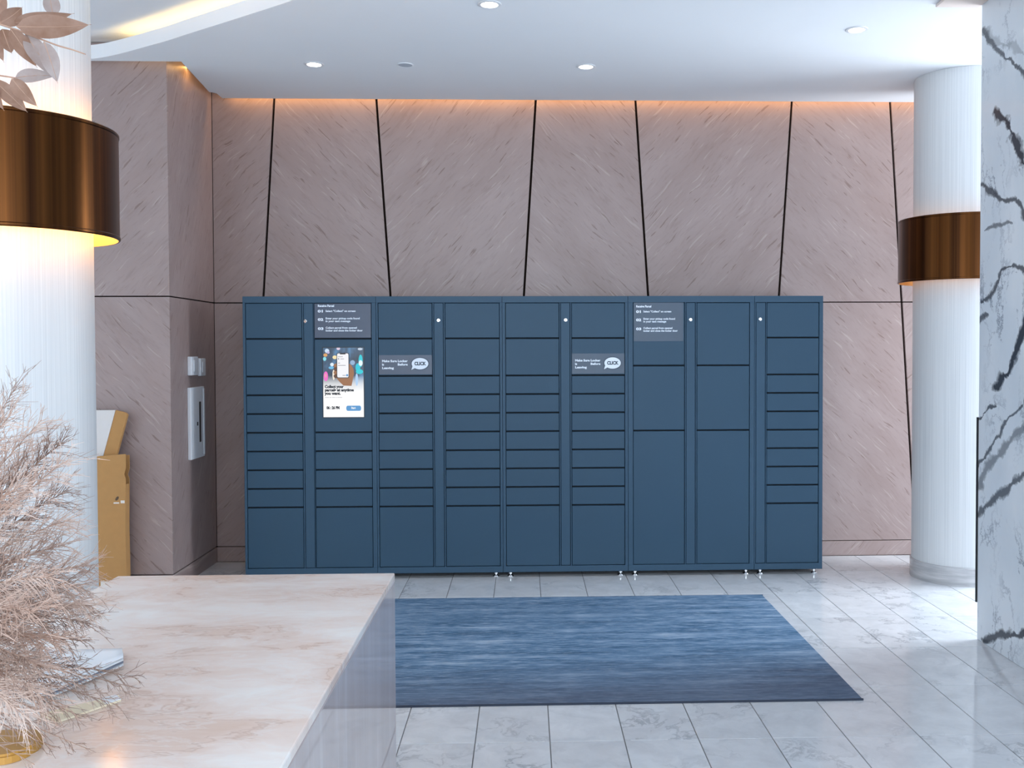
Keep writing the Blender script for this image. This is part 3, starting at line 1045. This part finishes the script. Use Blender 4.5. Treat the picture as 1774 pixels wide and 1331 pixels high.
for (xa, xb, ya, yb), lb, dp in (((324, 336, 618, 650), 'white wall switch box above the slotted panel, nearer the pier corner', 0.032),
                                 ((342, 351, 621, 651), 'white wall switch box above the slotted panel, beside the blue locker', 0.024)):
    a, b = onx(xa, ya, XP), onx(xb, yb, XP)
    root = tag(link('wall_switch', None, None, (XP, (a.y + b.y) / 2, (a.z + b.z) / 2)), lb, 'switch', 'white switch boxes on the pier')
    hy, hz = (b.y - a.y) / 2, (a.z - b.z) / 2
    box('housing', (0.0, dp, -hy, hy, -hz, hz), M['switch'], root, bev=0.006, seg=2)
    box('rocker', (dp + 0.0002, dp + 0.004, -hy * 0.45, hy * 0.45, -hz * 0.6, hz * 0.6), M['switch'], root, bev=0.001)
    box('side_grille', (dp * 0.3, dp * 0.8, hy, hy + 0.001, -hz * 0.6, hz * 0.6), M['bezel'], root)
a, b = onx(324, 672, XP), onx(349, 790, XP)
root = tag(link('wall_panel', None, None, (XP, (a.y + b.y) / 2, (a.z + b.z) / 2)), 'tall white wall panel with dark slot on the stone pier', 'panel')
hy, hz = (b.y - a.y) / 2, (a.z - b.z) / 2
box('housing', (0.0, 0.026, -hy, hy, -hz, hz), M['switch'], root, bev=0.005, seg=2)
box('slot', (0.0262, 0.0275, hy * 0.18, hy * 0.44, -hz * 0.56, hz * 0.58), M['black'], root)
box('cover_edge', (0.0262, 0.030, hy * 0.80, hy * 0.97, -hz * 0.94, hz * 0.94), M['switch'], root)
box('button', (0.0262, 0.0285, -hy * 0.16, -hy * 0.02, -hz * 0.08, hz * 0.02), M['black'], root)

# ------------------------------------------------------------------ things on the counter
# magazine with curled leaves
ZT_ = ZK + 0.0006
c_far, c_tip = atz(118, 1148, ZT_ + 0.01), atz(213, 1136, ZT_ + 0.012)
c_low = atz(205, 1158, ZT_)
mag = tag(link('folded_magazine', None, None, (c_tip.x - 0.08, c_tip.y - 0.03, ZK)), 'white folded magazine under the dried grasses on the counter', 'magazine')
mo = mag.location.copy()
A, B = atz(212, 1133, ZK), atz(214, 1160, ZK)
Dv = (atz(60, 1225, ZK) - B)


def sheet(name, z0, lift, inset, mat, th=0.0015):
    vs, fs = [], []
    nu, nv = 10, 6
    for i in range(nu + 1):
        for j in range(nv + 1):
            u_, v_ = i / nu, j / nv
            e = (A - B) * 1.0
            p = B + (A - B) * (v_ * (1 + 1.9 * u_)) + Dv * (u_ * (1 - inset)) + Vector((0.0, 0.0, 0))
            z = z0 + lift * math.exp(-((v_ - 0.12) / 0.22) ** 2) * (1 - 0.55 * u_) * 0.9 + lift * 0.5 * (1 - v_) * 0
            vs.append((p.x - mo.x, p.y - mo.y, z))
    n0 = len(vs)
    vs += [(x, y, z + th) for x, y, z in vs]
    idx = lambda i, j: i * (nv + 1) + j
    for i in range(nu):
        for j in range(nv):
            q_ = (idx(i, j), idx(i + 1, j), idx(i + 1, j + 1), idx(i, j + 1))
            fs.append(q_)
            fs.append(tuple(n0 + k for k in q_[::-1]))
    for i in range(nu):
        for j in (0, nv):
            fs.append((idx(i, j), idx(i + 1, j), n0 + idx(i + 1, j), n0 + idx(i, j)))
    for j in range(nv):
        for i in (0, nu):
            fs.append((idx(i, j), idx(i, j + 1), n0 + idx(i, j + 1), n0 + idx(i, j)))
    m = mesh_py(name, vs, fs, mat, True)
    bm = bmesh.new()
    bm.from_mesh(m)
    bmesh.ops.recalc_face_normals(bm, faces=bm.faces)
    bm.to_mesh(m)
    bm.free()
    return link(name, m, mag)


sheet('back_cover', 0.0005, 0.010, 0.0, M['paper'])
sheet('inner_leaf', 0.0045, 0.013, 0.02, M['paper_edge'], 0.0012)
sheet('page', 0.0070, 0.016, 0.015, M['paper'])
sheet('front_cover', 0.0105, 0.020, 0.0, M['paper'])
# cream card in front of the magazine
P = [atz(206, 1208, ZK), atz(210, 1216, ZK), atz(100, 1254, ZK), atz(70, 1240, ZK)]
cr = tag(link('cream_card', None, None, (P[0].x - 0.05, P[0].y, ZK)), 'cream coloured card lying on the counter in front of the magazine', 'card')
co = cr.location
vs = [(p.x - co.x, p.y - co.y, 0.0005) for p in P] + [(p.x - co.x, p.y - co.y, 0.004) for p in P]
link('sheet', mesh_py('sheet', vs, [(3, 2, 1, 0), (4, 5, 6, 7), (0, 1, 5, 4), (1, 2, 6, 5), (2, 3, 7, 6), (3, 0, 4, 7)], M['cream']), cr)
fold = [tuple(Vector(vs[4]).lerp(Vector(vs[7]), 0.04)), vs[5], tuple(Vector(vs[5]).lerp(Vector(vs[6]), 0.25)), tuple(Vector(vs[4]).lerp(Vector(vs[7]), 0.25))]
link('folded_corner', mesh_py('folded_corner', [(x, y, z + 0.0004) for x, y, z in fold] + [(x, y, z + 0.002) for x, y, z in fold],
                              [(3, 2, 1, 0), (4, 5, 6, 7), (0, 1, 5, 4), (1, 2, 6, 5), (2, 3, 7, 6), (3, 0, 4, 7)], M['paper']), cr)
# pen behind the magazine
pa, pb = atz(88, 1149, ZK + 0.006), atz(157, 1140, ZK + 0.006)
pen = tag(link('pen', None, None, (pa.x, pa.y, ZK)), 'white pen with brown banded end lying behind the magazine', 'pen')
dv = pb - pa
for nm, k0, k1, r0, r1, mt in (('barrel', 0.0, 0.66, 0.0035, 0.005, 'paper'), ('band', 0.665, 0.78, 0.0058, 0.0058, 'brown'), ('grip', 0.785, 0.85, 0.0052, 0.0052, 'ring'),
                               ('end_cap', 0.855, 1.0, 0.0062, 0.0045, 'brown')):
    vs, fs = [], []
    base = Vector((0, 0, 0.0065))
    tube(vs, fs, [base + dv * (k0 + (k1 - k0) * i / 3) for i in range(4)], r0, r1, 10)
    n = len(vs)
    fs.append(tuple(range(9, -1, -1)))
    fs.append(tuple(range(n - 10, n)))
    link(nm, mesh_py(nm, vs, fs, M[mt], True), pen)

# wooden board with a round end, under the vase
e0, e1 = atz(70, 1272, ZK + 0.014), atz(40, 1306, ZK + 0.014)
cyb = (e0.y + e1.y) / 2 + 0.004
wb = 0.056
xr = atz(70, 1283, ZK + 0.014).x
bd = tag(link('wooden_board', None, None, (xr - 0.2, cyb, ZK)), 'honey coloured round-ended wooden board lying on the counter', 'board')
pts = []
for i in range(13):
    a = math.radians(-90 + 180 * i / 12)
    pts.append((0.2 - wb * 0.6 + wb * 0.6 * math.cos(a), wb * math.sin(a)))
pts += [(-0.16, wb), (-0.16, -wb)]
bm = bmesh.new()
b_ = [bm.verts.new((x, y, 0.0006)) for x, y in pts]
tp = [bm.verts.new((x, y, 0.016)) for x, y in pts]
bm.faces.new(b_[::-1])
bm.faces.new(tp)
for i in range(len(pts)):
    j = (i + 1) % len(pts)
    bm.faces.new((b_[i], b_[j], tp[j], tp[i]))
bmesh.ops.bevel(bm, geom=[e for e in bm.edges if abs(e.verts[0].co.z - e.verts[1].co.z) < 1e-5 and e.verts[0].co.z > 0.01], offset=0.004, segments=2, affect='EDGES')
link('plank', mesh_bm('plank', bm, M['wood']), bd)

# ceramic vase just beyond the frame, which holds the dried stems
VX, VY, VZ = -1.055, cyb, ZK + 0.0165     # it stands on the wooden board
vase = tag(link('flower_vase', None, None, (VX, VY, VZ)), 'low white ceramic vase on the wooden board holding the dried grasses', 'vase')
link('bowl', lathe_mesh('bowl', [(0.002, 0.0005), (0.05, 0.0005), (0.075, 0.03), (0.080, 0.065), (0.060, 0.105), (0.045, 0.125), (0.047, 0.132), (0.043, 0.132),
                                 (0.040, 0.120), (0.055, 0.10), (0.070, 0.065), (0.05, 0.02), (0.002, 0.012)], M['ceramic'], 40), vase)

# ------------------------------------------------------------------ dried grass plumes
ROOT = Vector((VX, VY, VZ + 0.03))
MOUTH = Vector((VX, VY, VZ + 0.135))
rng = random.Random(11)


def bez(p0, p1, p2, t_):
    return p0 * (1 - t_) ** 2 + p1 * (2 * t_ * (1 - t_)) + p2 * t_ * t_


def plume(tip, bend, n_br, length, label, dense=1.0, mat='plume'):
    jit = Vector((rng.uniform(-0.012, 0.012), rng.uniform(-0.012, 0.012), 0))
    a = MOUTH + jit
    ctrl = a.lerp(tip, 0.5) + bend
    o = link('dried_grass_plume', None, None, ROOT + jit)
    tag(o, label, 'dried grass', 'dried grass plumes in the vase')
    org = o.location.copy()
    line = [ROOT + jit - org] + [bez(a, ctrl, tip, i / 12) - org for i in range(13)]
    vs, fs = [], []
    tube(vs, fs, line, 0.0016, 0.0005, 5)
    link('stem', mesh_py('stem', vs, fs, M['stem'], True), o)
    vs, fs = [], []
    axis_len = (tip - a).length
    for k in range(n_br):
        t_ = 0.34 + 0.66 * (k / n_br) ** 0.9
        p = bez(a, ctrl, tip, t_) - org
        d = (bez(a, ctrl, tip, min(1, t_ + 0.02)) - bez(a, ctrl, tip, t_ - 0.02)).normalized()
        side = d.cross(Vector((rng.uniform(-1, 1), rng.uniform(-1, 1), rng.uniform(-1, 1))))
        if side.length < 1e-3:
            continue
        side.normalize()
        ln = length * (1.15 - 0.75 * t_) * rng.uniform(0.5, 1.25)
        spread = rng.uniform(0.25, 0.75)
        dir1 = (d * (1 - spread * 0.5) + side * spread).normalized()
        droop = Vector((0, 0, -0.10 * ln)) + side * (0.10 * ln)
        pts = [p, p + dir1 * ln * 0.45, p + dir1 * ln + droop]
        tube(vs, fs, pts, 0.00085, 0.0003, 3)
        for s_ in range(int(3 * dense)):
            f_ = rng.uniform(0.25, 0.95)
            q0 = pts[0].lerp(pts[2], f_)
            sd = dir1.cross(Vector((rng.uniform(-1, 1), rng.uniform(-1, 1), rng.uniform(-1, 1))))
            if sd.length < 1e-3:
                continue
            sd.normalize()
            q1 = q0 + (dir1 + sd * rng.uniform(0.3, 0.9)).normalized() * ln * rng.uniform(0.25, 0.5)
            tube(vs, fs, [q0, q1], 0.0006, 0.00025, 3)
    tag(link('branchlets', mesh_py('branchlets', vs, fs, M[mat])), kind='stuff').parent = o
    return o


tips = [(30, 668, 1.95), (72, 728, 1.80), (20, 715, 1.6), (108, 768, 1.78), (60, 775, 1.95), (112, 800, 1.62), (118, 850, 1.9), (40, 840, 1.55),
        (122, 900, 1.75), (112, 945, 1.58), (150, 980, 1.85), (90, 1000, 1.5), (140, 1015, 1.66), (148, 1050, 1.78), (60, 1060, 1.45), (152, 1080, 1.88),
        (165, 1050, 1.95), (90, 1110, 1.6), (60, 1150, 1.48), (70, 1205, 1.56), (40, 1238, 1.52)]
sparse = [(115, 1105, 1.74), (150, 1112, 1.78), (120, 1165, 1.66), (150, 1190, 1.70), (225, 1190, 1.82), (240, 1176, 1.86), (120, 1225, 1.62), (205, 1222, 1.74), (90, 1245, 1.58), (150, 1245, 1.66)]
for i, (px, py, Y) in enumerate(tips):
    tp_ = at(px, py, Y)
    up_ = max(0.0, (1150 - py) / 500)
    tp_.z = max(tp_.z, ZK + 0.028)
    plume(tp_, Vector((rng.uniform(-0.03, 0.0), rng.uniform(-0.03, 0.03), 0.03 + 0.05 * (1 - up_))), 95, 0.115,
          ('pale pinkish' if i % 3 else 'darker brown') + ' feathery dried grass plume ' +
          ('standing up against the white column' if py < 960 else 'spreading out above the counter edge'), 1.0, 'plume' if i % 3 else 'plume_dark')
for (px, py, Y) in sparse:
    tp_ = at(px, py, Y)
    tp_.z = max(tp_.z, ZK + 0.03)
    plume(tp_, Vector((-0.02, -0.02, 0.05)), 44, 0.085, ('thin dark' if px > 140 else 'thin pale') + ' dried grass plume reaching low over the magazine and card', 1.0, 'plume_dark' if px > 140 else 'plume')
for (px, py, Y) in ((95, 1298, 1.565), (150, 1318, 1.56), (60, 1325, 1.5)):
    tp_ = at(px, py, Y)
    tp_.z = max(tp_.z, ZK + 0.03)
    plume(tp_, Vector((0, -0.04, 0.02)), 26, 0.055, 'sparse dried grass plume drooping in front of the wooden board', 1.0, 'plume_dark')

# ------------------------------------------------------------------ dried leaf branches at the top


def leaf(parent, base, tip, wid, fold_dir, mat, org):
    ax = tip - base
    L = ax.length
    ax.normalize()
    view = (base - Vector((0, 0, EYE))).normalized()
    sd = ax.cross(view).normalized()
    sd = (sd + view * rng.uniform(-0.35, 0.35)).normalized()
    nm = ax.cross(sd).normalized()
    vs, fs = [], []
    n = 10
    for i in range(n + 1):
        t_ = i / n
        h = wid * 0.5 * (math.sin(math.pi * t_ ** 0.80) ** 0.85) * (1 - 0.22 * t_)
        c = base + ax * (L * t_) + nm * (0.10 * L * math.sin(math.pi * t_) * fold_dir)
        for s_ in (-1, -0.5, 0, 0.5, 1):
            vs.append(c + sd * (h * s_) + nm * (abs(s_) * h * 0.28) - org)
    for i in range(n):
        for j in range(4):
            a = i * 5 + j
            fs.append((a, a + 1, a + 6, a + 5))
    lf = link('leaf', mesh_py('leaf', vs, fs, mat, True), parent)
    vs, fs = [], []
    tube(vs, fs, [base + ax * (L * t_) + nm * (0.10 * L * math.sin(math.pi * t_) * fold_dir) - org for t_ in (0, 0.25, 0.5, 0.75, 1.04)], 0.0007, 0.0003, 4)
    link('midrib', mesh_py('midrib', vs, fs, M['stem']), lf)


def branch(line_px, leaves, label, Y):
    jit = Vector((rng.uniform(-0.012, 0.012), rng.uniform(-0.012, 0.012), 0))
    P_ = [at(x, y, Y + dy) for x, y, dy in line_px]
    o = link('dried_leaf_branch', None, None, ROOT + jit)
    tag(o, label, 'dried branch', 'dried leaf branches in the vase')
    org = o.location.copy()
    first = P_[0]
    arch = [ROOT + jit, MOUTH + jit]
    for i in range(1, 8):
        arch.append(bez(MOUTH + jit, Vector((VX - 0.08, (VY + Y) / 2, first.z - 0.1)), first, i / 8))
    vs, fs = [], []
    tube(vs, fs, [p - org for p in arch + P_], 0.0028, 0.0009, 6)
    link('twig', mesh_py('twig', vs, fs, M['stem'], True), o)
    for bx_, by_, tx_, ty_, wpx, pale, dy in leaves:
        sc = (Y + dy) / FPX
        leaf(o, at(bx_, by_, Y + dy), at(tx_, ty_, Y + dy + rng.uniform(-0.02, 0.02)), wpx * sc, rng.choice((-1, 1)), M['leaf_grey' if pale else 'leaf'], org)


branch([(-70, -10, 0), (-30, 25, 0), (0, 42, 0), (30, 52, 0), (60, 64, 0), (100, 79, 0), (125, 86, 0), (148, 94, 0)],
       [(28, 46, 154, 43, 44, 0, -0.01), (22, 40, 125, 24, 30, 0, 0.01), (0, 40, 38, 13, 34, 0, 0.0), (92, 28, 86, -22, 30, 1, 0.04), (18, 50, 63, 115, 32, 0, -0.005),
        (44, 58, 97, 138, 34, 1, 0.01), (76, 72, 99, 142, 32, 1, -0.01), (4, 50, 20, 92, 34, 0, 0.01), (-12, 30, 8, -14, 28, 0, 0), (-20, 45, 6, 106, 26, 0, 0.0)],
       'arching dried twig with broad pale brown leaves against the white column', 1.45)
branch([(-70, 95, 0), (-35, 122, 0), (0, 131, 0), (14, 133, 0), (26, 135, 0)],
       [(26, 135, 97, 131, 26, 1, 0.0), (20, 136, 64, 184, 30, 0, -0.008), (-12, 138, 46, 193, 30, 0, 0.006), (-25, 135, 6, 190, 24, 0, 0)],
       'short dried twig with pointed brown leaves hanging above the bronze sconce', 1.48)
